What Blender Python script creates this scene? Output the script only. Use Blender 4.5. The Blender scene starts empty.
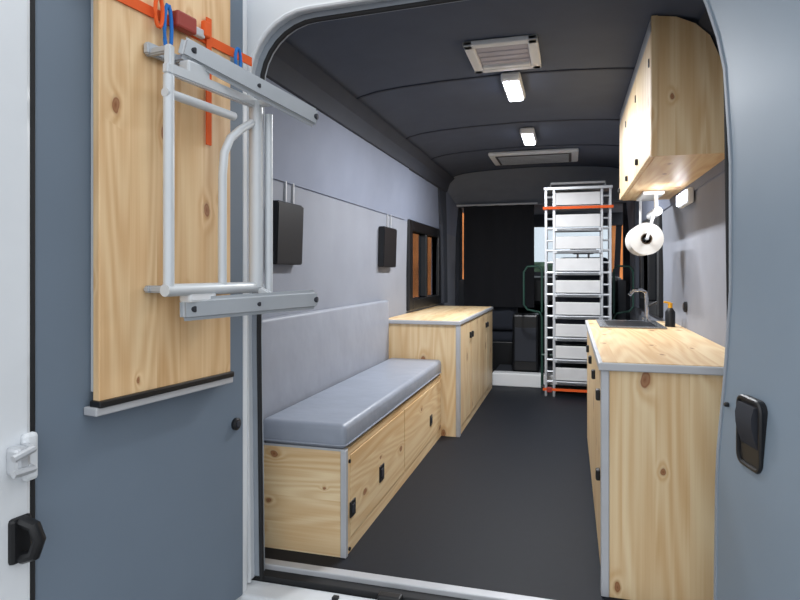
import bpy, bmesh, math, random
from mathutils import Vector
random.seed(4)
S = 1.1          # layout unit (camera height above van floor) -> metres
XC = -0.292      # van centre line
sc = bpy.context.scene

# ------------------------------------------------------------------ materials
def new_mat(name):
    m = bpy.data.materials.new(name); m.use_nodes = True
    nt = m.node_tree; b = nt.nodes['Principled BSDF']
    return m, nt, b
def lin(c):
    return tuple(((v/255)/12.92 if v/255 <= 0.04045 else ((v/255+0.055)/1.055)**2.4) for v in c)
def mat(name, rgb, rough=0.5, metal=0.0, noise=0.06, nscale=8, bump=0.0, bscale=200, bdist=.002, spec=.5):
    m, nt, b = new_mat(name)
    c = lin(rgb)
    geo = nt.nodes.new('ShaderNodeNewGeometry')
    n = nt.nodes.new('ShaderNodeTexNoise'); n.inputs['Scale'].default_value = nscale
    n.inputs['Detail'].default_value = 4
    nt.links.new(geo.outputs['Position'], n.inputs['Vector'])
    r = nt.nodes.new('ShaderNodeValToRGB')
    r.color_ramp.elements[0].position = 0.3; r.color_ramp.elements[1].position = 0.7
    r.color_ramp.elements[0].color = tuple(v*(1-noise) for v in c)+(1,)
    r.color_ramp.elements[1].color = tuple(min(1, v*(1+noise)) for v in c)+(1,)
    nt.links.new(n.outputs['Fac'], r.inputs['Fac'])
    nt.links.new(r.outputs['Color'], b.inputs['Base Color'])
    b.inputs['Roughness'].default_value = rough
    b.inputs['Metallic'].default_value = metal
    b.inputs['Specular IOR Level'].default_value = spec
    if bump:
        n2 = nt.nodes.new('ShaderNodeTexNoise'); n2.inputs['Scale'].default_value = bscale
        nt.links.new(geo.outputs['Position'], n2.inputs['Vector'])
        bp = nt.nodes.new('ShaderNodeBump'); bp.inputs['Strength'].default_value = bump
        bp.inputs['Distance'].default_value = bdist
        nt.links.new(n2.outputs['Fac'], bp.inputs['Height'])
        nt.links.new(bp.outputs['Normal'], b.inputs['Normal'])
    return m
def emis(name, rgb, s):
    m, nt, b = new_mat(name)
    b.inputs['Base Color'].default_value = lin(rgb)+(1,)
    b.inputs['Emission Color'].default_value = lin(rgb)+(1,)
    b.inputs['Emission Strength'].default_value = s
    return m
def glass(name, rgb=(200, 215, 220)):
    m = bpy.data.materials.new(name); m.use_nodes = True
    nt = m.node_tree; nt.nodes.clear()
    o = nt.nodes.new('ShaderNodeOutputMaterial'); mx = nt.nodes.new('ShaderNodeMixShader')
    t = nt.nodes.new('ShaderNodeBsdfTransparent'); g = nt.nodes.new('ShaderNodeBsdfGlossy')
    t.inputs['Color'].default_value = lin(rgb)+(1,); g.inputs['Roughness'].default_value = 0.03
    mx.inputs['Fac'].default_value = 0.08
    nt.links.new(t.outputs[0], mx.inputs[1]); nt.links.new(g.outputs[0], mx.inputs[2])
    nt.links.new(mx.outputs[0], o.inputs['Surface'])
    return m
def pine(name, axis, light=(238, 215, 174), dark=(206, 162, 106), off=0.0, ks=(3.0, 5.2), keep=.55):
    m, nt, b = new_mat(name)
    N = nt.nodes.new; L = nt.links.new
    geo = N('ShaderNodeNewGeometry')
    sep = N('ShaderNodeSeparateXYZ'); L(geo.outputs['Position'], sep.inputs[0])
    X, Y, Z = sep.outputs
    def mapping(scale, loc=(0, 0, 0)):
        mp = N('ShaderNodeMapping'); mp.inputs['Scale'].default_value = scale
        mp.inputs['Location'].default_value = loc
        return mp
    def ax(a, c):
        return tuple(a if i == 'xyz'.index(axis) else c for i in range(3))
    def math_(op, a, bb=None, clamp=False):
        n = N('ShaderNodeMath'); n.operation = op; n.use_clamp = clamp
        for i, v in enumerate((a, bb)):
            if v is None: continue
            if isinstance(v, (int, float)): n.inputs[i].default_value = v
            else: L(v, n.inputs[i])
        return n.outputs[0]
    if axis == 'z': across, along = math_('ADD', X, Y), Z; s0 = across
    elif axis == 'y': across, along = math_('ADD', X, Z), Y; s0 = math_('ADD', X, Z)
    else: across, along = math_('ADD', Y, Z), X; s0 = Z
    stave = math_('FLOOR', math_('DIVIDE', math_('ADD', s0, 7.03), 0.105))
    wn = N('ShaderNodeTexWhiteNoise'); wn.noise_dimensions = '1D'; L(stave, wn.inputs['W'])
    offv = N('ShaderNodeCombineXYZ')
    o1 = math_('MULTIPLY', wn.outputs['Value'], 9.0)
    for i in range(3): L(o1, offv.inputs[i])
    add = N('ShaderNodeVectorMath'); add.operation = 'ADD'
    L(geo.outputs['Position'], add.inputs[0]); L(offv.outputs[0], add.inputs[1])
    P = add.outputs[0]
    # knots: flat voronoi cells in board space, irregular outlines
    kv = N('ShaderNodeCombineXYZ'); L(along, kv.inputs[0]); L(across, kv.inputs[1])
    nd = N('ShaderNodeTexNoise'); nd.inputs['Scale'].default_value = 16; L(geo.outputs['Position'], nd.inputs['Vector'])
    dm = N('ShaderNodeVectorMath'); dm.operation = 'SCALE'; dm.inputs['Scale'].default_value = .022
    L(nd.outputs['Color'], dm.inputs[0])
    da = N('ShaderNodeVectorMath'); da.operation = 'ADD'; L(kv.outputs[0], da.inputs[0]); L(dm.outputs[0], da.inputs[1])
    m3 = mapping((ks[0], ks[1], 1), (off*3, 0.3+off, 0)); L(da.outputs[0], m3.inputs[0])
    vo = N('ShaderNodeTexVoronoi'); vo.voronoi_dimensions = '2D'; vo.inputs['Scale'].default_value = 1
    L(m3.outputs[0], vo.inputs['Vector'])
    sc_ = N('ShaderNodeSeparateColor'); L(vo.outputs['Color'], sc_.inputs[0])
    gate = math_('LESS_THAN', sc_.outputs[0], keep)
    size = math_('ADD', math_('MULTIPLY', sc_.outputs[1], .75), .42)
    dist = math_('DIVIDE', vo.outputs['Distance'], size)
    fall = math_('SUBTRACT', 1.0, math_('DIVIDE', dist, .36), True)
    fall = math_('MULTIPLY', math_('MULTIPLY', fall, fall), gate)
    # cathedral rings bent around the knots
    m1 = mapping(ax(0.55, 5.5), (off, off, off)); L(P, m1.inputs[0])
    n1 = N('ShaderNodeTexNoise'); n1.inputs['Scale'].default_value = 1; n1.inputs['Detail'].default_value = 1.0
    L(m1.outputs[0], n1.inputs['Vector'])
    ph = math_('ADD', math_('MULTIPLY', n1.outputs['Fac'], 75), math_('MULTIPLY', fall, 12))
    rings = math_('ADD', math_('MULTIPLY', math_('SINE', ph), 0.5), 0.5)
    m2 = mapping(ax(2.5, 120)); L(P, m2.inputs[0])
    n2 = N('ShaderNodeTexNoise'); n2.inputs['Scale'].default_value = 1; n2.inputs['Detail'].default_value = 3
    L(m2.outputs[0], n2.inputs['Vector'])
    f = math_('ADD', math_('MULTIPLY', rings, 0.32), math_('MULTIPLY', n2.outputs['Fac'], 0.45))
    f = math_('ADD', f, math_('MULTIPLY', wn.outputs['Value'], 0.28))
    f = math_('ADD', f, math_('MULTIPLY', fall, 0.22))
    r = N('ShaderNodeValToRGB')
    r.color_ramp.elements[0].position = 0.2; r.color_ramp.elements[0].color = lin(light)+(1,)
    r.color_ramp.elements[1].position = 1.0; r.color_ramp.elements[1].color = lin(dark)+(1,)
    L(f, r.inputs['Fac'])
    kn = N('ShaderNodeValToRGB')
    e = kn.color_ramp.elements
    e[0].position = 0.0; e[0].color = (1, 1, 1, 1); e[1].position = 0.13; e[1].color = (0, 0, 0, 1)
    q = e.new(0.05); q.color = (0.75, 0.75, 0.75, 1); q = e.new(0.07); q.color = (0.95, 0.95, 0.95, 1); q = e.new(0.085); q.color = (0.3, 0.3, 0.3, 1)
    L(dist, kn.inputs['Fac'])
    kf = math_('MULTIPLY', kn.outputs['Color'], gate)
    mx = N('ShaderNodeMixRGB'); L(kf, mx.inputs['Fac']); L(r.outputs['Color'], mx.inputs[1])
    mx.inputs[2].default_value = lin((138, 82, 46))+(1,)
    L(mx.outputs[0], b.inputs['Base Color'])
    b.inputs['Roughness'].default_value = 0.45
    return m

M = {}
M['pine_z'] = pine('pine_vertical', 'z')
M['pine_zb'] = pine('pine_table', 'z', light=(236, 205, 160), dark=(202, 154, 100), off=2.3, ks=(3.4, 5.5), keep=.75)
M['pine_y'] = pine('pine_lengthwise', 'y', off=1.1, ks=(3.0, 6.0), keep=.6)
M['pine_x'] = pine('pine_crosswise', 'x', off=0.7, ks=(5, 7), keep=.7)
M['alu'] = mat('brushed_aluminium', (200, 203, 207), 0.4, 0.5)
M['alupaint'] = mat('aluminium_edging', (188, 190, 194), 0.45, 0.2)
M['zinc'] = mat('leg_steel_grey', (178, 183, 188), 0.4, 0.25)
M['whitepaint'] = mat('white_paint', (220, 224, 228), 0.3, 0, 0.02)
M['whitesteel'] = mat('white_steel_tube', (205, 210, 214), 0.35, 0.1, 0.02)
M['rubber'] = mat('black_rubber', (22, 23, 26), 0.7)
M['black'] = mat('black_plastic', (18, 19, 22), 0.4)
M['blackfab'] = mat('black_fabric', (20, 21, 26), 0.95, bump=0.3)
M['seatfab'] = mat('cab_seat_fabric', (46, 50, 60), 0.9, bump=0.3)
M['floor'] = mat('floor_vinyl', (19, 23, 31), 0.6, 0, 0.1, 30, bump=0.15, spec=.25)
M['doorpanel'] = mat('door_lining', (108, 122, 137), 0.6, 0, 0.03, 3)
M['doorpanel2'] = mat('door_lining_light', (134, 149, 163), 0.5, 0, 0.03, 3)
M['wall'] = mat('wall_lining', (134, 138, 148), 0.75, 0, 0.05, 5, bump=0.2)
M['wall2'] = mat('upper_lining', (124, 131, 148), 0.75, 0, 0.05, 5, bump=0.2)
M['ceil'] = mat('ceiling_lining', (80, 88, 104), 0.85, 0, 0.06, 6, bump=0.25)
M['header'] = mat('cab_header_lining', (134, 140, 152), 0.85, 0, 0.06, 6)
M['ceilrib'] = mat('ceiling_rib', (62, 67, 80), 0.8)
M['dark'] = mat('dark_trim', (42, 45, 53), 0.8)
M['cant'] = mat('cant_rail_trim', (56, 60, 70), 0.8)
M['pillargrey'] = mat('pillar_grey', (150, 158, 168), 0.6)
M['vinyl'] = mat('seat_vinyl', (144, 151, 164), 0.4, 0, 0.05, 7, bump=0.4, bscale=9, bdist=.014)
M['vinyl2'] = mat('backrest_vinyl', (144, 148, 158), 0.5, 0, 0.05, 7, bump=0.3, bscale=8, bdist=.012)
M['white'] = mat('white_plastic', (228, 230, 232), 0.4, 0, 0.02)
M['paper'] = mat('paper_roll', (215, 215, 212), 0.9, 0, 0.02)
M['card'] = mat('cardboard_core', (80, 66, 52), 0.9)
M['orange'] = mat('orange_webbing', (226, 92, 30), 0.8)
M['blue'] = mat('blue_webbing', (30, 110, 190), 0.8)
M['red'] = mat('red_buckle', (150, 50, 38), 0.5)
M['green'] = mat('green_tube', (30, 66, 56), 0.4)
M['yellow'] = mat('yellow_cap', (235, 170, 40), 0.5)
M['beige'] = mat('step_tread', (212, 212, 212), 0.5, 0.1)
M['vent'] = mat('vent_pane', (188, 184, 192), 0.4)
M['grille'] = mat('vent_grille', (70, 66, 66), 0.6)
M['brick'] = mat('brick_orange', (224, 138, 76), 0.9, 0, 0.35, 2)
M['hedge'] = mat('hedge_green', (72, 96, 76), 0.95, 0, 0.5, 6)
M['ground'] = mat('asphalt', (120, 120, 120), 0.95, 0, 0.15, 10)
M['steel'] = mat('sink_steel', (165, 168, 172), 0.25, 0.8)
M['chrome'] = mat('chrome', (200, 202, 206), 0.12, 1.0)
M['led'] = emis('led_diffuser', (235, 240, 255), 14)
M['led2'] = emis('led_diffuser_small', (235, 240, 255), 8)
M['glass'] = glass('tinted_glass', (205, 208, 212))
M['clear'] = glass('windscreen_glass', (230, 235, 238))

# ------------------------------------------------------------------ mesh builder
class Obj:
    def __init__(s, name, T=None):
        s.name = name; s.bm = bmesh.new(); s.mats = []; s.T = T or (lambda p: Vector(p))
    def mi(s, m):
        m = M[m]
        if m not in s.mats: s.mats.append(m)
        return s.mats.index(m)
    def merge(s, tmp, m, smooth=False, T=True):
        i = s.mi(m); vm = {}
        for v in tmp.verts:
            co = s.T(v.co) if T else v.co
            vm[v] = s.bm.verts.new(co)
        for f in tmp.faces:
            try: nf = s.bm.faces.new([vm[v] for v in f.verts])
            except ValueError: continue
            nf.material_index = i
            nf.smooth = smooth if not isinstance(smooth, str) else len(f.verts) == 4
        tmp.free()
    def box(s, x, y, z, m, bev=0.0, seg=2, smooth=False):
        t = bmesh.new()
        vs = [t.verts.new((a, b, c)) for a in x for b in y for c in z]
        for f in ((0, 1, 3, 2), (4, 6, 7, 5), (0, 4, 5, 1), (2, 3, 7, 6), (0, 2, 6, 4), (1, 5, 7, 3)):
            t.faces.new([vs[k] for k in f])
        if bev: bmesh.ops.bevel(t, geom=t.edges[:], offset=bev, segments=seg, affect='EDGES', profile=0.5)
        s.merge(t, m, smooth)
        return s
    def prism(s, poly, a0, a1, m, axis='y', bev=0):
        t = bmesh.new(); n = len(poly)
        def p(q, a):
            return {'y': (q[0], a, q[1]), 'x': (a, q[0], q[1]), 'z': (q[0], q[1], a)}[axis]
        A = [t.verts.new(p(q, a0)) for q in poly]; B = [t.verts.new(p(q, a1)) for q in poly]
        t.faces.new(A); t.faces.new(B[::-1])
        for i in range(n): t.faces.new([A[i], B[i], B[(i+1) % n], A[(i+1) % n]])
        if bev: bmesh.ops.bevel(t, geom=t.edges[:], offset=bev, segments=2, affect='EDGES')
        s.merge(t, m); return s
    def tube(s, pts, r, m, seg=10, closed=False, flat=None):
        pts = [s.T(Vector(p)) for p in pts]; t = bmesh.new(); rings = []; n = len(pts)
        up = None
        for i, p in enumerate(pts):
            if closed: d = (pts[(i+1) % n]-pts[i-1])
            else: d = pts[min(i+1, n-1)]-pts[max(i-1, 0)]
            d.normalize()
            if up is None:
                up = Vector((0, 0, 1)) if abs(d.z) < 0.9 else Vector((0, 1, 0))
            a = d.cross(up).normalized(); b = a.cross(d).normalized(); up = b
            ra, rb = (r, r) if flat is None else flat
            rr = r[i] if isinstance(r, (list, tuple)) else None
            ring = []
            for k in range(seg):
                th = 2*math.pi*k/seg + (math.pi/4 if seg == 4 else 0)
                q = (rr, rr) if rr is not None else (ra, rb)
                ring.append(t.verts.new(p + a*math.cos(th)*q[0] + b*math.sin(th)*q[1]))
            rings.append(ring)
        rng = range(n if closed else n-1)
        for i in rng:
            A, B = rings[i], rings[(i+1) % n]
            for k in range(seg): t.faces.new([A[k], A[(k+1) % seg], B[(k+1) % seg], B[k]])
        if not closed:
            t.faces.new(rings[0][::-1]); t.faces.new(rings[-1])
        s.merge(t, m, 'quads' if seg != 4 else False, T=False); return s
    def bar(s, p0, p1, w, h, m, bev=0.004):
        """rectangular section bar; w horizontal, h vertical"""
        p0 = s.T(Vector(p0)); p1 = s.T(Vector(p1)); d = (p1-p0); L = d.length; d.normalize()
        up = Vector((0, 0, 1)) if abs(d.z) < 0.95 else Vector((0, 1, 0))
        a = d.cross(up).normalized(); b = a.cross(d)
        t = bmesh.new()
        vs = [t.verts.new((x, y, z)) for x in (0, L) for y in (-w/2, w/2) for z in (-h/2, h/2)]
        for f in ((0, 1, 3, 2), (4, 6, 7, 5), (0, 4, 5, 1), (2, 3, 7, 6), (0, 2, 6, 4), (1, 5, 7, 3)):
            t.faces.new([vs[k] for k in f])
        if bev: bmesh.ops.bevel(t, geom=t.edges[:], offset=bev, segments=3, affect='EDGES')
        for v in t.verts: v.co = p0 + d*v.co.x + a*v.co.y + b*v.co.z
        s.merge(t, m, False, T=False); return s
    def shell(s, fi, fo, us, vs, m, smooth=True):
        """closed solid between surfaces fi(u,v) and fo(u,v)"""
        t = bmesh.new(); nu, nv = len(us), len(vs)
        A = [[t.verts.new(fi(u, v)) for v in vs] for u in us]
        B = [[t.verts.new(fo(u, v)) for v in vs] for u in us]
        for i in range(nu-1):
            for j in range(nv-1):
                t.faces.new([A[i][j], A[i+1][j], A[i+1][j+1], A[i][j+1]])
                t.faces.new([B[i][j], B[i][j+1], B[i+1][j+1], B[i+1][j]])
        for i in range(nu-1):
            t.faces.new([A[i][0], B[i][0], B[i+1][0], A[i+1][0]])
            t.faces.new([A[i][-1], A[i+1][-1], B[i+1][-1], B[i][-1]])
        for j in range(nv-1):
            t.faces.new([A[0][j], A[0][j+1], B[0][j+1], B[0][j]])
            t.faces.new([A[-1][j], B[-1][j], B[-1][j+1], A[-1][j+1]])
        s.merge(t, m, smooth); return s
    def done(s, sharp=35, parent=None):
        bm = s.bm
        for v in bm.verts: v.co = v.co*S
        bmesh.ops.recalc_face_normals(bm, faces=bm.faces[:])
        for e in bm.edges:
            if len(e.link_faces) == 2 and e.calc_face_angle(0) > math.radians(sharp): e.smooth = False
        lo = Vector([min(v.co[i] for v in bm.verts) for i in range(3)])
        hi = Vector([max(v.co[i] for v in bm.verts) for i in range(3)])
        o = Vector(((lo.x+hi.x)/2, (lo.y+hi.y)/2, lo.z))
        for v in bm.verts: v.co -= o
        me = bpy.data.meshes.new(s.name); bm.to_mesh(me); bm.free()
        for m in s.mats: me.materials.append(m)
        ob = bpy.data.objects.new(s.name, me); ob.location = o
        sc.collection.objects.link(ob)
        if parent is not None: ob.parent = parent
        return ob

def lerp(tab, z):
    if z <= tab[0][0]: return tab[0][1]
    for (a, b), (c, d) in zip(tab, tab[1:]):
        if z <= c: return b+(d-b)*(z-a)/(c-a)
    return tab[-1][1]
HW = [(0, .838), (1.0, .838), (1.36, .83), (1.76, .795)]
WT = 1.76
hw = lambda z: lerp(HW, z)
Y0, Y1 = 1.80, 6.05

# ------------------------------------------------------------------ shell
f = Obj('floor'); f.box((XC-.87, XC+.87), (1.885, 7.6), (-.06, 0), 'floor'); f.done()

def wall(name, sg, openings):
    w = Obj(name)
    zs_all = [0, .5, 1.0, 1.36, 1.5, 1.65]
    def seg(y0, y1, z0, z1, m):
        zs = [z0]+[z for z in zs_all if z0 < z < z1]+[z1]
        w.shell(lambda u, z: (XC+sg*hw(z), u, z), lambda u, z: (XC+sg*(hw(z)+.045), u, z), [y0, y1], zs, m)
    zo0, zo1 = openings[0][2], openings[0][3]
    seg(Y0, Y1, 0, zo0, 'wall')
    y = Y0
    for o in openings:
        seg(y, o[0], zo0, zo1, 'wall'); y = o[1]
    seg(y, Y1, zo0, zo1, 'wall')
    seg(Y0, Y1, zo1, 1.36, 'wall')
    seg(Y0, Y1, 1.36, WT, 'wall2')
    # upper lining panel sits slightly proud of the lower one
    a, b = (1.87, 4.05)
    zs = [1.366, 1.5, 1.65, WT]
    w.shell(lambda u, z: (XC+sg*(hw(z)-.006), u, z), lambda u, z: (XC+sg*(hw(z)+.002), u, z), [a, b], zs, 'wall2')
    return w
wl = wall('wall_left', -1, [(4.25, 5.15, .80, 1.30)]); wl.done()
wr = wall('wall_right', 1, [(4.05, 4.95, .80, 1.30)]); wr.done()
for k, (sg, a, b) in enumerate(((-1, 4.25, 5.15), (1, 4.05, 4.95))):
    w = Obj('window_%d' % (k+1))
    x = XC+sg*.833; xs = sorted((x-sg*.02, x+sg*.05))
    for yy, zz in (((a-.1, a), (.72, 1.38)), ((b, b+.1), (.72, 1.38)), ((a, b), (.72, .80)), ((a, b), (1.30, 1.38)),
                   (((a+b)/2-.02, (a+b)/2+.02), (.8, 1.3))):
        w.box(xs, yy, zz, 'black', .008)
    g = XC+sg*.86
    w.box(sorted((g-.003, g+.003)), (a, b), (.8, 1.3), 'glass')
    w.done()
pt = Obj('trim_3')   # B-pillar cover beyond the side window
pt.prism([(5.27, .72), (5.42, .72), (5.38, 1.45), (5.34, 1.74), (5.02, 1.74), (5.20, 1.42)], XC-.825, XC-.79, 'cant', 'x')
pt.done()
pt = Obj('trim_4')
pt.prism([(5.07, .72), (5.22, .72), (5.22, 1.45), (5.24, 1.74), (4.92, 1.74), (5.06, 1.42)], XC+.79, XC+.825, 'cant', 'x')
pt.done()

# ceiling
CP = [(-.795, WT), (-.785, 1.80), (-.755, 1.84), (-.70, 1.868), (-.62, 1.885), (-.5, 1.897), (-.3, 1.908), (0, 1.915)]
CP = CP+[(-x, z) for x, z in CP[-2::-1]]
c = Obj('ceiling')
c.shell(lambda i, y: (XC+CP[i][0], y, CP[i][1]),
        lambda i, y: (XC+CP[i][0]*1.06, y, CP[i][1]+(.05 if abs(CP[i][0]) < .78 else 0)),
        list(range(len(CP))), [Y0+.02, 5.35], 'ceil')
def hd(i, v, o=0):
    x, z = CP[i]
    return (XC+x*(1+o), 5.35+.65*v, z+(1.655-z)*v+o*.6)
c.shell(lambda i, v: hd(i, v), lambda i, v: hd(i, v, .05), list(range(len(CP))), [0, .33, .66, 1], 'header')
for y in (2.80, 3.72, 4.45, 5.32):
    c.shell(lambda i, q: (XC+CP[i][0]*.995, y+q, CP[i][1]-.006), lambda i, q: (XC+CP[i][0], y+q, CP[i][1]+.005),
            list(range(len(CP))), [-.008, .008], 'ceilrib')
c.done(50)
for nm, sg in (('trim_1', -1), ('trim_2', 1)):
    t = Obj(nm)
    t.prism([(XC+sg*.80, 1.72), (XC+sg*.78, 1.725), (XC+sg*.755, 1.80), (XC+sg*.71, 1.845), (XC+sg*.73, 1.86), (XC+sg*.80, 1.78)],
            1.84, 5.35, 'cant')
    t.done()

# ------------------------------------------------------------------ rear door frame
def ring_path(hwid, top, bot, rad, n=8):
    P = [(-hwid+.0, bot)]
    cx, cz = -hwid+rad, top-rad
    P.append((-hwid-.01, (bot+cz)/2))
    for k in range(n+1):
        a = math.pi - k*(math.pi/2)/n
        P.append((cx+rad*math.cos(a), cz+rad*math.sin(a)))
    P.append((0, top+.012))
    return P+[(-x, z) for x, z in P[-2::-1]]
inn = ring_path(.705, 1.825, -.02, .20)
out = ring_path(.86, 1.98, -.02, .34)
mid = ring_path(.725, 1.845, -.02, .215)
fr = Obj('rear_door_frame')
idx = list(range(len(inn)))
def ringsolid(A, B, y0, y1, m):
    def fi(i, v): q = (A if v == 0 else B)[i]; return (XC+q[0], y0, q[1])
    def fo(i, v): q = (A if v == 0 else B)[i]; return (XC+q[0], y1, q[1])
    fr.shell(fi, fo, idx, [0, 1], m)
ringsolid(mid, out, 1.76, 1.80, 'whitepaint')
ringsolid(inn, out, 1.80, 1.835, 'pillargrey')
fr.tube([(XC+x*.99, 1.80, z-.006) for x, z in inn], .008, 'rubber', 8)
fr.tube([(XC+x, 1.765, z) for x, z in mid], .008, 'whitepaint', 8)
fr.done()
sill = Obj('rear_sill')
sill.box((XC-.80, XC+.80), (1.845, 1.885), (-.06, .004), 'alupaint', .004)
sill.box((XC-.80, XC+.80), (1.80, 1.845), (-.07, -.012), 'rubber', .004)
sill.box((XC-.80, XC+.80), (1.70, 1.80), (-.12, -.028), 'whitepaint', .01)
sill.box((XC-.84, XC+.84), (1.62, 1.74), (-.40, -.10), 'black', .02)
for x in (-.72, -.60, -.30, .02):
    sill.box((x, x+.02), (1.75, 1.77), (-.03, -.02), 'rubber', .003)
sill.box((-.575, -.50), (1.765, 1.80), (-.03, .0), 'black', .006)
sill.done()

# ------------------------------------------------------------------ left rear door
s8, c8 = math.sin(math.radians(8.4)), math.cos(math.radians(8.4))
DL = lambda p: Vector((-1.0-p[0]*s8+p[1]*c8, 1.72-p[0]*c8-p[1]*s8, p[2]))
d = Obj('door_1', DL)
d.box((.0, .79), (-.10, -.045), (-.08, 1.98), 'whitepaint', .02)
d.box((.015, .705), (-.05, 0), (-.03, 1.93), 'doorpanel', .006)
d.box((.705, .722), (-.05, .006), (-.08, 1.96), 'rubber', .006)
d.box((.718, .80), (-.06, .012), (-.08, 1.98), 'whitepaint', .012)
d.box((-.010, .014), (-.05, -.004), (-.03, 1.95), 'whitepaint', .005)
def disc(o, cpt, r, h, m):
    o.tube([(cpt[0], cpt[1], cpt[2]), (cpt[0], cpt[1]+h*.7, cpt[2]), (cpt[0], cpt[1]+h, cpt[2])], [r, r, r*.7], m, 16)
disc(d, (.055, 0, .525), .019, .012, 'black')
disc(d, (.055, .01, .525), .011, .006, 'dark')
disc(d, (.09, 0, .80), .006, .004, 'alu')
d.box((.715, .745), (.010, .03), (.565, .665), 'whitepaint', .008)
d.box((.745, .775), (.010, .05), (.585, .645), 'alu', .008)
d.tube([(.74, .02, .64), (.75, .06, .64), (.79, .06, .63)], .008, 'alu', 8)
d.tube([(.74, .02, .60), (.75, .06, .60), (.79, .06, .60)], .008, 'alu', 8)
# pull loop
d.box((.722, .770), (.005, .022), (.40, .495), 'black', .008)
d.tube([(.745, .02, .485), (.74, .05, .478), (.735, .058, .45), (.74, .05, .42), (.745, .02, .41)], .013, 'black', 10)
d.done()

# folding table stored on the door
tbl = bpy.data.objects.new('folding_table', None); sc.collection.objects.link(tbl)
t = Obj('table_board', DL)
t.box((.124, .578), (.018, .040), (.70, 1.93), 'pine_zb', .003)
t.box((.13, .57), (.002, .018), (.72, 1.90), 'whitesteel')
t.box((.118, .584), (.014, .050), (.686, .702), 'black', .003)
t.box((.118, .590), (.002, .045), (.668, .688), 'alupaint', .003)
t.done(parent=tbl)

L = Obj('leg_frame', DL)
L.bar((.456, .052, 1.558), (.30, .052, 1.558), .018, .03, 'zinc')
L.bar((.456, .052, .957), (.13, .052, .957), .018, .016, 'zinc')
fw = .115
za, zb = .955, 1.485
L.tube([(.442, fw, zb), (.442, fw, za)], .0135, 'whitesteel', 12)
L.tube([(.10, fw, zb+.02), (.10, fw, za)], .021, 'whitesteel', 12)
L.tube([(.065, fw+.02, zb-.01), (.065, fw+.02, za-.02)], .012, 'whitesteel', 12)
L.bar((.455, fw, zb+.015), (.08, fw, zb+.015), .02, .028, 'whitesteel')
L.tube([(.455, fw, zb-.045), (.20, fw, zb-.045)], .012, 'whitesteel', 12)
L.tube([(.455, fw, za), (.08, fw, za)], .016, 'whitesteel', 12)
br = [(.12, fw, 1.44), (.17, fw, 1.41), (.215, fw, 1.375), (.24, fw, 1.33), (.247, fw, 1.27), (.248, fw, 1.1), (.248, fw, za)]
L.tube(br, .012, 'whitesteel', 12)
for tt, zz in ((.44, 1.55), (.36, 1.558), (.44, .957), (.15, .957), (.35, .957)):
    L.bar((tt, .04, zz), (tt, fw, zz-.0), .018, .018, 'zinc')
L.bar((.44, fw, 1.56), (.44, fw, zb), .02, .02, 'whitesteel')
for (p0, p1) in (((.385, .095, 1.580), (-.03, .245, 1.472)), ((.385, .095, .903), (-.03, .245, .916))):
    L.bar(p0, p1, .024, .060, 'zinc', .011)
    for fq, rr in ((.96, .009), (.5, .006), (.06, .008)):
        q = Vector(p0).lerp(Vector(p1), fq); q2 = q+Vector((-.004, .017, 0))
        L.tube([q, q2], rr, 'dark', 10)
L.box((.28, .38), (.085, .125), (.92, .955), 'white', .008)
L.box((.30, .38), (.085, .12), (1.50, 1.545), 'whitesteel', .006)
L.bar((.10, fw, .955), (.08, .17, .92), .02, .02, 'whitesteel')
L.bar((.10, fw, 1.50), (.10, .19, 1.50), .02, .02, 'whitesteel')
L.done(parent=tbl)

st = Obj('ratchet_strap', DL)
st.box((.03, .62), (.042, .045), (1.645, 1.672), 'orange')
st.box((.216, .236), (.0455, .049), (1.36, 1.72), 'orange')
st.box((.30, .37), (.046, .075), (1.640, 1.685), 'red', .006)
st.box((.255, .30), (.046, .062), (1.648, 1.672), 'alu', .004)
st.box((.235, .262), (.05, .065), (1.655, 1.70), 'orange', .004)
def lp(o, t0, z0, z1, m):
    pts = [(t0+.012*math.cos(a), .06, (z0+z1)/2+(z1-z0)/2*math.sin(a)) for a in [k*2*math.pi/14 for k in range(14)]]
    o.tube(pts, .005, m, 8, closed=True)
lp(st, .39, 1.56, 1.69, 'blue'); lp(st, .115, 1.60, 1.67, 'blue'); lp(st, .42, 1.62, 1.70, 'orange')
st.done()

# ------------------------------------------------------------------ right rear door
s10, c10 = math.sin(math.radians(10)), math.cos(math.radians(10))
DR = lambda p: Vector((.385+p[0]*s10-p[1]*c10, 1.74-p[0]*c10-p[1]*s10, p[2]))
WZ = [(0, .018), (.5, .012), (.75, -.01), (.95, -.022), (1.3, -.022), (1.57, -.005), (1.73, .045), (1.95, .14)]
fz = lambda z: lerp(WZ, z)
zs = [-.05+2.0*k/24 for k in range(25)]
d = Obj('door_2', DR)
d.shell(lambda a, z: (a, fz(z), z), lambda a, z: (a, fz(z)-.05, z), [.0, .35, .72], zs, 'doorpanel2')
d.shell(lambda a, z: (a, fz(z)+.003, z), lambda a, z: (a, fz(z)-.04, z), [-.012, .0], zs, 'pillargrey')
d.shell(lambda a, z: (a, fz(z)-.052, z), lambda a, z: (a, fz(z)-.11, z), [-.0, .4, .80], zs, 'whitepaint')
d.shell(lambda a, z: (a, fz(z)+.012, z), lambda a, z: (a, fz(z)-.06, z), [.72, .80], zs, 'whitepaint')
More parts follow.
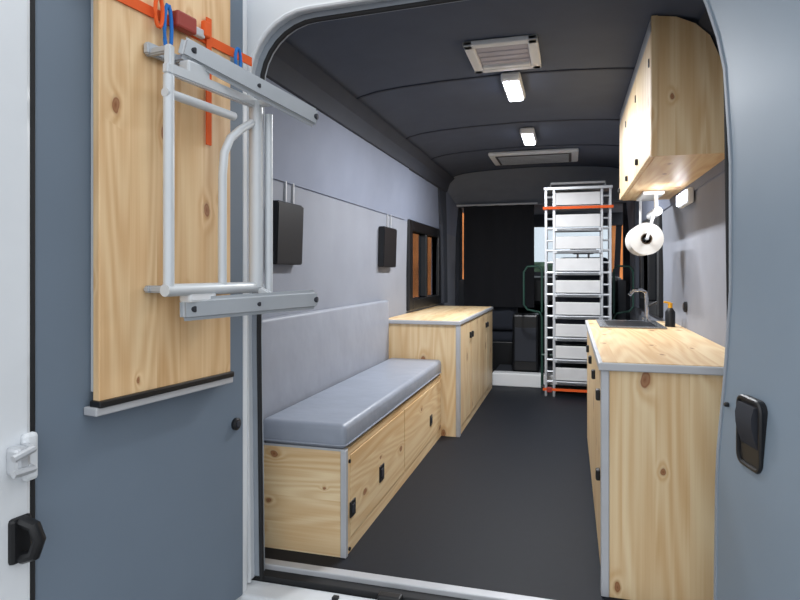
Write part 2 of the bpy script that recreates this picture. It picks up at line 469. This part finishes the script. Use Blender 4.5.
# recessed latch handle: rounded bezel around a dished cup, one curved paddle across it
w0 = .006
ta, tb, ha, hb = .105, .222, .540, .705
def rrect(t0, t1, z0, z1, r, n=6):
    P = []
    for cx, cz, a0 in ((t1-r, z1-r, 0), (t0+r, z1-r, 90), (t0+r, z0+r, 180), (t1-r, z0+r, 270)):
        for k in range(n+1):
            a = math.radians(a0+90*k/n); P.append((cx+r*math.cos(a), cz+r*math.sin(a)))
    return P
def plate(o, P, wa, wb, m):
    t = bmesh.new(); n = len(P)
    A = [t.verts.new((p[0], wa, p[1])) for p in P]; B = [t.verts.new((p[0], wb, p[1])) for p in P]
    t.faces.new(A); t.faces.new(B[::-1])
    for i in range(n): t.faces.new([A[i], B[i], B[(i+1) % n], A[(i+1) % n]])
    o.merge(t, m)
plate(d, rrect(ta, tb, ha, hb, .026), w0-.01, w0+.003, 'black')
d.tube([(p[0], w0+.003, p[1]) for p in rrect(ta+.004, tb-.004, ha+.004, hb-.004, .022)], .006, 'black', 8, closed=True)
pa = [(w0+.003, 0), (w0+.012, .25), (w0+.017, .5), (w0+.018, .75), (w0+.012, 1)]
pz = lambda v: ha+.052+(hb-.016-ha-.052)*v
pw = lambda v: lerp([(b, a) for a, b in pa], v)
d.shell(lambda a, v: (a, pw(v), pz(v)), lambda a, v: (a, w0, pz(v)), [ta+.018, (ta+tb)/2, tb-.018], [0, .25, .5, .75, 1], 'dark')
disc(d, (.03, .0, .66), .006, .010, 'black')
d.done()

# ------------------------------------------------------------------ bench
b = Obj('bench_seat_box')
bx0, bx1, by0, by1 = -1.128, -.757, 1.965, 3.588
b.box((bx0, bx1-.014), (by0+.014, by1), (0, .372), 'dark')
b.box((bx0, bx1-.012), (by0, by0+.014), (0, .375), 'pine_x')
b.box((bx1-.014, bx1), (by0+.012, by1), (0, .05), 'pine_y')
b.box((bx1-.014, bx1), (by0+.012, by1), (.348, .375), 'pine_y')
for y0, y1 in ((by0+.05, 2.74), (2.75, by1-.02)):
    b.box((bx1-.014, bx1+.002), (y0, y1), (.052, .346), 'pine_y', .002)
b.box((bx1-.014, bx1), (by0+.012, by0+.048), (.05, .348), 'pine_z')
b.box((bx1-.016, bx1+.006), (by0-.005, by0+.016), (0, .377), 'alupaint', .003)
b.box((bx0, bx1+.004), (by0-.003, by0+.02), (.372, .380), 'alupaint')
for y, z, r in ((2.035, .150, .026), (2.38, .165, .030), (3.30, .165, .026)):
    b.box((bx1, bx1+.006), (y-r, y+r), (z-r*1.1, z+r*1.1), 'black', .002)
    b.box((bx1+.004, bx1+.009), (y-r*.55, y+r*.55), (z-r*.6, z+r*.6), 'dark', .002)
for y, z in ((1.995, .33), (1.995, .02)):
    b.tube([(bx1+.004, y, z), (bx1+.009, y, z)], .007, 'black', 10)
b.done()
cu = Obj('bench_cushion')
cu.box((-1.083, bx1+.006), (by0-.012, by1-.004), (.380, .468), 'vinyl', .022, 5, True)
cu.tube([(-1.07, by0-.013, .395), (bx1-.01, by0-.013, .395), (bx1+.004, by0-.002, .395), (bx1+.007, by0+.02, .395), (bx1+.007, by1-.03, .395)], .003, 'vinyl', 6)
cu.done()
bk = Obj('backrest_cushion')
bk.box((-1.127, -1.086), (1.87, 3.585), (.385, .825), 'vinyl2', .014, 4, True)
bk.done()

for y0, y1 in ((2.10, 2.33), (3.48, 3.75)):
    p = Obj('wall_pocket')
    xw = -1.126
    p.prism([(xw, 1.03), (xw+.036, 1.03), (xw+.044, 1.275), (xw, 1.275)], y0, y1, 'black', 'y', .004)
    p.box((xw+.004, xw+.038), (y0+.012, y1-.012), (1.272, 1.279), 'dark')
    for yy in (y1-.03, y1-.10):
        p.box((xw, xw+.012), (yy-.005, yy+.005), (1.27, 1.372), 'alupaint', .002)
    p.done()

# ------------------------------------------------------------------ left cupboard
k = Obj('low_cupboard')
cx0, cx1, cy0, cy1, ch = -1.128, -.648, 3.592, 5.20, .703
k.box((cx0, cx1-.016), (cy0+.014, cy1), (0, ch-.024), 'dark')
k.box((cx0, cx1-.014), (cy0, cy0+.014), (0, ch-.024), 'pine_z')
k.box((cx1-.016, cx1), (cy0+.014, cy1), (0, .045), 'pine_y')
n = 4; dw = (cy1-cy0-.05)/n
for i in range(n):
    y0 = cy0+.04+i*dw
    k.box((cx1-.016, cx1+.004), (y0+.004, y0+dw-.004), (.05, ch-.03), 'pine_z', .003)
    yy = y0+dw-.04 if i % 2 == 0 else y0+.04
    k.box((cx1+.002, cx1+.018), (yy-.012, yy+.012), (.56, .60), 'black', .004)
k.box((cx1-.018, cx1+.006), (cy0-.005, cy0+.035), (0, ch-.024), 'alupaint', .003)
k.box((cx0, cx1+.010), (cy0-.012, cy1), (ch-.024, ch-.002), 'alupaint', .003)
k.box((cx0, cx1-.004), (cy0+.004, cy1-.01), (ch-.006, ch), 'pine_y')
k.done()

# ------------------------------------------------------------------ kitchen unit
k = Obj('kitchen_unit')
kx0, kx1, ky0, ky1, kh = .098, .545, 1.952, 3.63, .724
k.box((kx0+.016, kx1), (ky0+.014, ky1), (0, kh-.026), 'dark')
k.box((kx0+.014, kx1), (ky0, ky0+.014), (0, kh-.026), 'pine_z')
k.box((kx0+.014, kx1), (ky1-.014, ky1), (0, kh-.026), 'pine_z')
n = 4; dw = (ky1-ky0-.06)/n
for i in range(n):
    y0 = ky0+.045+i*dw
    k.box((kx0-.004, kx0+.016), (y0+.004, y0+dw-.004), (.05, kh-.03), 'pine_z', .003)
    for zz in ((.60,) if i else (.60, .34)):
        k.box((kx0-.018, kx0-.002), (y0+.05, y0+.08), (zz-.018, zz+.018), 'black', .005)
k.box((kx0, kx0+.016), (ky0+.014, ky1), (0, .045), 'dark')
k.box((kx0-.006, kx0+.018), (ky0-.005, ky0+.04), (0, kh-.026), 'alupaint', .003)
k.box((kx0-.014, kx1), (ky0-.016, ky1+.01), (kh-.026, kh-.002), 'alupaint', .003)
k.box((kx0-.002, kx1), (ky0-.004, ky1), (kh-.006, kh), 'pine_y')
k.done()
sk = Obj('kitchen_sink')
sx0, sx1, sy0, sy1 = .14, .45, 3.12, 3.56
sk.box((sx0, sx1), (sy0, sy1), (kh+.0005, kh+.009), 'steel', .004)
sk.box((sx0+.04, sx1-.04), (sy0+.05, sy1-.08), (kh+.006, kh+.0105), 'black', .002)
sk.done()
tp = Obj('sink_tap')
tp.tube([(.40, 3.50, kh+.009), (.40, 3.50, kh+.03)], .022, 'chrome', 14)
tp.tube([(.40, 3.50, kh+.03), (.40, 3.50, kh+.13), (.395, 3.50, kh+.165), (.37, 3.49, kh+.18), (.33, 3.48, kh+.175), (.31, 3.475, kh+.15)], .010, 'chrome', 10)
tp.tube([(.40, 3.50, kh+.09), (.45, 3.49, kh+.115)], .006, 'black', 8)
tp.done()
bt = Obj('soap_bottle')
bt.tube([(.485, 3.28, kh+.0005), (.485, 3.28, kh+.075), (.485, 3.28, kh+.09), (.485, 3.28, kh+.095)], [.024, .024, .014, .012], 'black', 16)
bt.tube([(.485, 3.28, kh+.095), (.485, 3.28, kh+.12)], .011, 'yellow', 12)
bt.tube([(.485, 3.28, kh+.12), (.455, 3.27, kh+.125)], .005, 'yellow', 8)
bt.done()
so = Obj('wall_socket')
so.tube([(.5455, 3.19, .83), (.535, 3.19, .83), (.53, 3.19, .83)], [.026, .026, .018], 'black', 18)
so.done()

# ------------------------------------------------------------------ overhead cupboard
o = Obj('overhead_cupboard')
oy0, oy1 = 2.235, 3.60
prof = [(.285, 1.40), (.532, 1.40), (.506, 1.70), (.482, 1.73), (.455, 1.80), (.41, 1.845), (.35, 1.875), (.285, 1.885)]
o.prism(prof, oy0, oy0+.016, 'pine_z')
o.prism([(x, z) if z > 1.41 else (x, 1.402) for x, z in prof], oy0+.016, oy1, 'pine_y')
n = 3; dw = (oy1-oy0)/n
for i in range(n):
    y0 = oy0+i*dw
    o.box((.268, .286), (y0+.004, y0+dw-.004), (1.405, 1.83), 'pine_z', .003)
    o.box((.256, .270), (y0+dw-.055, y0+dw-.035), (1.44, 1.465), 'black', .004)
    o.box((.264, .270), (y0+.03, y0+.042), (1.72, 1.75), 'black', .002)
o.box((.27, .286), (oy0, oy1), (1.833, 1.885), 'alupaint')
o.box((.270, .290), (oy0-.004, oy0+.02), (1.40, 1.885), 'pine_z')
o.done()
ul = Obj('wall_lamp')
ul.box((.505, .532), (2.93, 3.19), (1.310, 1.378), 'white', .008)
ul.box((.497, .507), (2.94, 3.18), (1.318, 1.370), 'led2', .004)
ul.done()
pr = Obj('paper_roll_holder')
yy = 3.2; cxp, czp = .365, 1.165
def disk_ring(o, y0, y1, r, ri, m, seg=32):
    t = bmesh.new()
    R = []
    for (rad, y) in ((r, y0), (r, y1), (ri, y1), (ri, y0)):
        R.append([t.verts.new((cxp+rad*math.cos(2*math.pi*q/seg), y, czp+rad*math.sin(2*math.pi*q/seg))) for q in range(seg)])
    for a in range(4):
        A, B = R[a], R[(a+1) % 4]
        for q in range(seg): t.faces.new([A[q], A[(q+1) % seg], B[(q+1) % seg], B[q]])
    o.merge(t, m, True)
disk_ring(pr, yy, yy+.24, .080, .026, 'paper')
disk_ring(pr, yy-.002, yy+.242, .027, .022, 'card')
pr.tube([(cxp, yy-.03, czp), (cxp, yy+.27, czp)], .008, 'zinc', 10)
pr.tube([(cxp, yy-.025, czp), (cxp+.02, yy-.028, czp+.08), (cxp+.04, yy-.02, czp+.15), (cxp+.04, yy, 1.39)], .007, 'white', 8)
pr.tube([(cxp, yy+.265, czp), (cxp, yy+.265, 1.39)], .007, 'white', 8)
pr.tube([(cxp+.05, yy-.01, 1.30), (cxp+.05, yy+.26, 1.30)], .022, 'white', 12)
pr.box((cxp-.02, cxp+.08), (yy-.02, yy+.28), (1.383, 1.3995), 'white', .004)
pr.tube([(cxp+.05, yy+.02, 1.30), (cxp+.05, yy+.02, 1.39)], .006, 'white', 8)
pr.done()

# ------------------------------------------------------------------ ceiling fittings
h = Obj('roof_hatch')
hx0, hx1, hy0, hy1 = -.410, -.120, 2.35, 2.69
zc = 1.912
for xx, yy2 in (((hx0, hx1), (hy0, hy0+.04)), ((hx0, hx1), (hy1-.04, hy1)), ((hx0, hx0+.04), (hy0, hy1)), ((hx1-.04, hx1), (hy0, hy1))):
    h.box(xx, yy2, (zc-.022, zc), 'white', .006)
h.box((hx0+.035, hx1-.035), (hy0+.035, hy1-.035), (zc-.009, zc), 'vent')
for q in range(4):   # concertina pleats of the pulled blind
    yq = hy0+.06+q*.055
    h.box((hx0+.045, hx1-.045), (yq, yq+.035), (zc-.014, zc-.008), 'vent', .003)
h.box((hx0+.045, hx1-.045), (hy1-.075, hy1-.050), (zc-.024, zc-.008), 'white', .004)
h.done()
for i, (x, y) in enumerate(((-.262, 2.93), (-.262, 4.02))):
    l = Obj('ceiling_lamp')
    l.box((x-.045, x+.045), (y-.17, y+.17), (1.872, 1.912), 'white', .012, 3)
    l.box((x-.034, x+.034), (y-.15, y+.15), (1.863, 1.874), 'led', .004)
    l.done()
v = Obj('ceiling_vent')
v.box((-.60, .06), (4.56, 5.00), (1.880, 1.908), 'white', .01)
v.box((-.55, .01), (4.60, 4.96), (1.876, 1.882), 'grille')
for q in range(6):
    v.box((-.53, -.01), (4.63+q*.055, 4.645+q*.055), (1.870, 1.878), 'zinc')
v.done()

# ------------------------------------------------------------------ cab
cab = Obj('wall_front')
cab.box((XC-.85, XC-.80), (6.05, 7.5), (0, .92), 'dark')
cab.box((XC+.80, XC+.85), (6.05, 7.5), (0, .92), 'dark')
cab.box((XC-.85, XC-.78), (6.05, 6.15), (.92, 1.66), 'dark')
cab.box((XC+.78, XC+.85), (6.05, 6.15), (.92, 1.66), 'dark')
cab.box((XC-.85, XC+.85), (5.98, 7.15), (1.655, 1.70), 'header')
cab.box((XC-.85, XC+.85), (7.0, 7.15), (1.52, 1.70), 'dark')
cab.box((XC-.85, XC+.85), (7.45, 7.55), (0, 1.0), 'dark')
cab.box((XC-.85, XC+.85), (7.05, 7.5), (.62, .95), 'black', .05)
for sg in (-1, 1):
    cab.bar((XC+sg*.82, 7.48, .98), (XC+sg*.82, 7.08, 1.66), .06, .06, 'dark')
cab.done()
ws = Obj('window_3')
ws.prism([(7.5, .99), (7.51, .99), (7.11, 1.62), (7.10, 1.62)], XC-.80, XC+.80, 'clear', 'x')
ws.done()
for x in (-.74, .12):
    s = Obj('cab_seat')
    s.box((x-.24, x+.24), (5.92, 6.10), (.42, 1.14), 'seatfab', .06, 4, True)
    s.box((x-.12, x+.12), (5.95, 6.06), (1.17, 1.33), 'seatfab', .04, 4, True)
    s.tube([(x-.05, 6.0, 1.10), (x-.05, 6.0, 1.22)], .01, 'alu', 8)
    s.tube([(x+.05, 6.0, 1.10), (x+.05, 6.0, 1.22)], .01, 'alu', 8)
    s.box((x-.25, x+.25), (5.98, 6.50), (.30, .46), 'seatfab', .05, 4, True)
    s.box((x-.20, x+.20), (6.0, 6.40), (0, .31), 'black', .01)
    s.done()
cur = Obj('blackout_curtain')
nx = 40
xs = [-1.01+.68*i/nx for i in range(nx+1)]
cur.shell(lambda x, z: (x, 5.86+.008*math.sin((x+1.05)*30)+.003*math.sin(z*9), z),
          lambda x, z: (x, 5.872+.008*math.sin((x+1.05)*30)+.003*math.sin(z*9), z), xs, [.66+.1*q for q in range(10)]+[1.655], 'blackfab')
cur.tube([(-1.08, 5.86, 1.655), (-.30, 5.86, 1.655)], .010, 'alupaint', 10)
cur.done()
pl = Obj('cab_step')
pl.box((-.66, .46), (5.30, 5.42), (0, .115), 'white', .008)
pl.box((-.66, .46), (5.42, 5.9), (.0, .10), 'dark')
pl.done()

# ------------------------------------------------------------------ folded aluminium steps
a = Obj('folding_aluminium_steps')
ya = 4.98; xa0, xa1 = -.20, .315
for x in (xa0+.012, xa0+.075, xa1-.075, xa1-.012):
    a.bar((x, ya, 0), (x, ya, 1.66), .018, .036, 'alu', .003)
    a.bar((x, ya+.15, 0), (x, ya+.15, 1.60), .018, .03, 'alu', .003)
nr = 9
for i in range(nr):
    z = .10+i*.175
    a.box((xa0+.08, xa1-.08), (ya-.03, ya+.13), (z, z+.026), 'alu', .003)
    a.box((xa0+.086, xa1-.086), (ya-.014, ya+.005), (z+.034, z+.134), 'beige', .004)
    for q in range(2):
        a.box((xa0+.10, xa1-.10), (ya-.034, ya-.028), (z+.006+q*.009, z+.010+q*.009), 'dark')
    for xx in ((xa0+.012, xa0+.075), (xa1-.075, xa1-.012)):
        a.tube([(xx[0], ya, z+.02), (xx[1], ya, z+.02)], .010, 'alu', 8)
        a.tube([(xx[0], ya, z+.10), (xx[1], ya, z+.10)], .008, 'alu', 8)
a.box((xa0-.005, xa1+.005), (ya-.03, ya+.17), (1.655, 1.68), 'alu', .004)
a.tube([(xa0+.05, ya, 1.67), (xa0+.05, ya, 1.71), (xa1-.05, ya, 1.71), (xa1-.05, ya, 1.67)], .010, 'alu', 8)
a.box((xa0-.01, xa1+.01), (ya-.045, ya-.040), (1.50, 1.522), 'orange')
a.box((xa0-.01, xa1+.01), (ya-.045, ya-.040), (.052, .072), 'orange')
a.box((xa0+.02, xa0+.06), (ya-.055, ya-.035), (.04, .08), 'red', .004)
a.done()
g = Obj('hand_truck')
for sg, x0 in ((-1, xa0-.03), (1, xa1+.03)):
    w = .15
    g.tube([(x0, 5.21, .0), (x0, 5.21, .62), (x0+sg*.02, 5.21, .66), (x0+sg*(w-.03), 5.21, .68), (x0+sg*w, 5.21, .72), (x0+sg*w, 5.21, 1.0),
            (x0+sg*(w-.03), 5.21, 1.045), (x0+sg*.03, 5.21, 1.05), (x0, 5.21, 1.02), (x0, 5.21, .66)], .009, 'green', 10)
g.tube([(xa0-.03, 5.21, .3), (xa1+.03, 5.21, .3)], .012, 'green', 8)
g.tube([(xa0-.03, 5.215, .03), (xa1+.03, 5.215, .03)], .02, 'black', 10)
g.done()
bx = Obj('storage_case')
bx.box((-.50, -.27), (5.47, 5.70), (.1005, .62), 'black', .02)
bx.box((-.48, -.29), (5.46, 5.475), (.2, .5), 'dark', .005)
bx.done()

# ------------------------------------------------------------------ outside
gr = Obj('ground'); gr.box((-14, 14), (-10, 22), (-.75, -.60), 'ground'); gr.done()
hs = Obj('brick_house')
hs.box((-8, -1.6), (10, 11), (-.6, 2.4), 'brick')
hs.prism([(9.8, 2.4), (11.2, 2.4), (10.5, 3.0)], -8.2, -1.4, 'dark', 'x')
hs.done()
hs = Obj('brick_house')
hs.box((.75, 7), (12, 13), (-.6, 2.4), 'brick')
hs.prism([(11.8, 2.4), (13.2, 2.4), (12.5, 3.0)], .6, 7.2, 'dark', 'x')
hs.done()
hg = Obj('hedge'); hg.box((-5, 4.5), (15, 16), (-.6, 1.25), 'hedge', .2, 3); hg.done()

# ------------------------------------------------------------------ lights
def area(name, loc, rot, sx, sy, e, col=(.95, .97, 1)):
    l = bpy.data.lights.new(name, 'AREA'); l.shape = 'RECTANGLE'; l.size = sx*S; l.size_y = sy*S
    l.energy = e; l.color = col
    o = bpy.data.objects.new(name, l); o.location = Vector(loc)*S; o.rotation_euler = rot
    sc.collection.objects.link(o)
area('ceiling_lamp_light', (-.262, 2.93, 1.858), (0, 0, 0), .07, .30, 27)
area('ceiling_lamp_light.001', (-.262, 4.02, 1.858), (0, 0, 0), .07, .30, 34)
area('wall_lamp_light', (.49, 3.06, 1.343), (0, math.radians(60), 0), .04, .18, 1.5)

w = bpy.data.worlds.new('overcast_sky'); sc.world = w; w.use_nodes = True
nt = w.node_tree; bg = nt.nodes['Background']
tc = nt.nodes.new('ShaderNodeTexCoord'); sp = nt.nodes.new('ShaderNodeSeparateXYZ')
rp = nt.nodes.new('ShaderNodeValToRGB')
nt.links.new(tc.outputs['Generated'], sp.inputs[0]); nt.links.new(sp.outputs[2], rp.inputs['Fac'])
rp.color_ramp.elements[0].position = 0; rp.color_ramp.elements[0].color = (.76, .79, .83, 1)
rp.color_ramp.elements[1].position = .7; rp.color_ramp.elements[1].color = (.94, .97, 1.0, 1)
nt.links.new(rp.outputs['Color'], bg.inputs['Color']); bg.inputs['Strength'].default_value = 1.7

# ------------------------------------------------------------------ camera
cd = bpy.data.cameras.new('camera'); cd.sensor_width = 36; cd.lens = 27.0; cd.shift_y = -.035
cam = bpy.data.objects.new('camera', cd); cam.location = (0, 0, S)
cam.rotation_euler = (math.radians(90), 0, math.radians(15.83)); sc.collection.objects.link(cam)
sc.camera = cam
cd.clip_start = .02
sc.view_settings.view_transform = 'Standard'
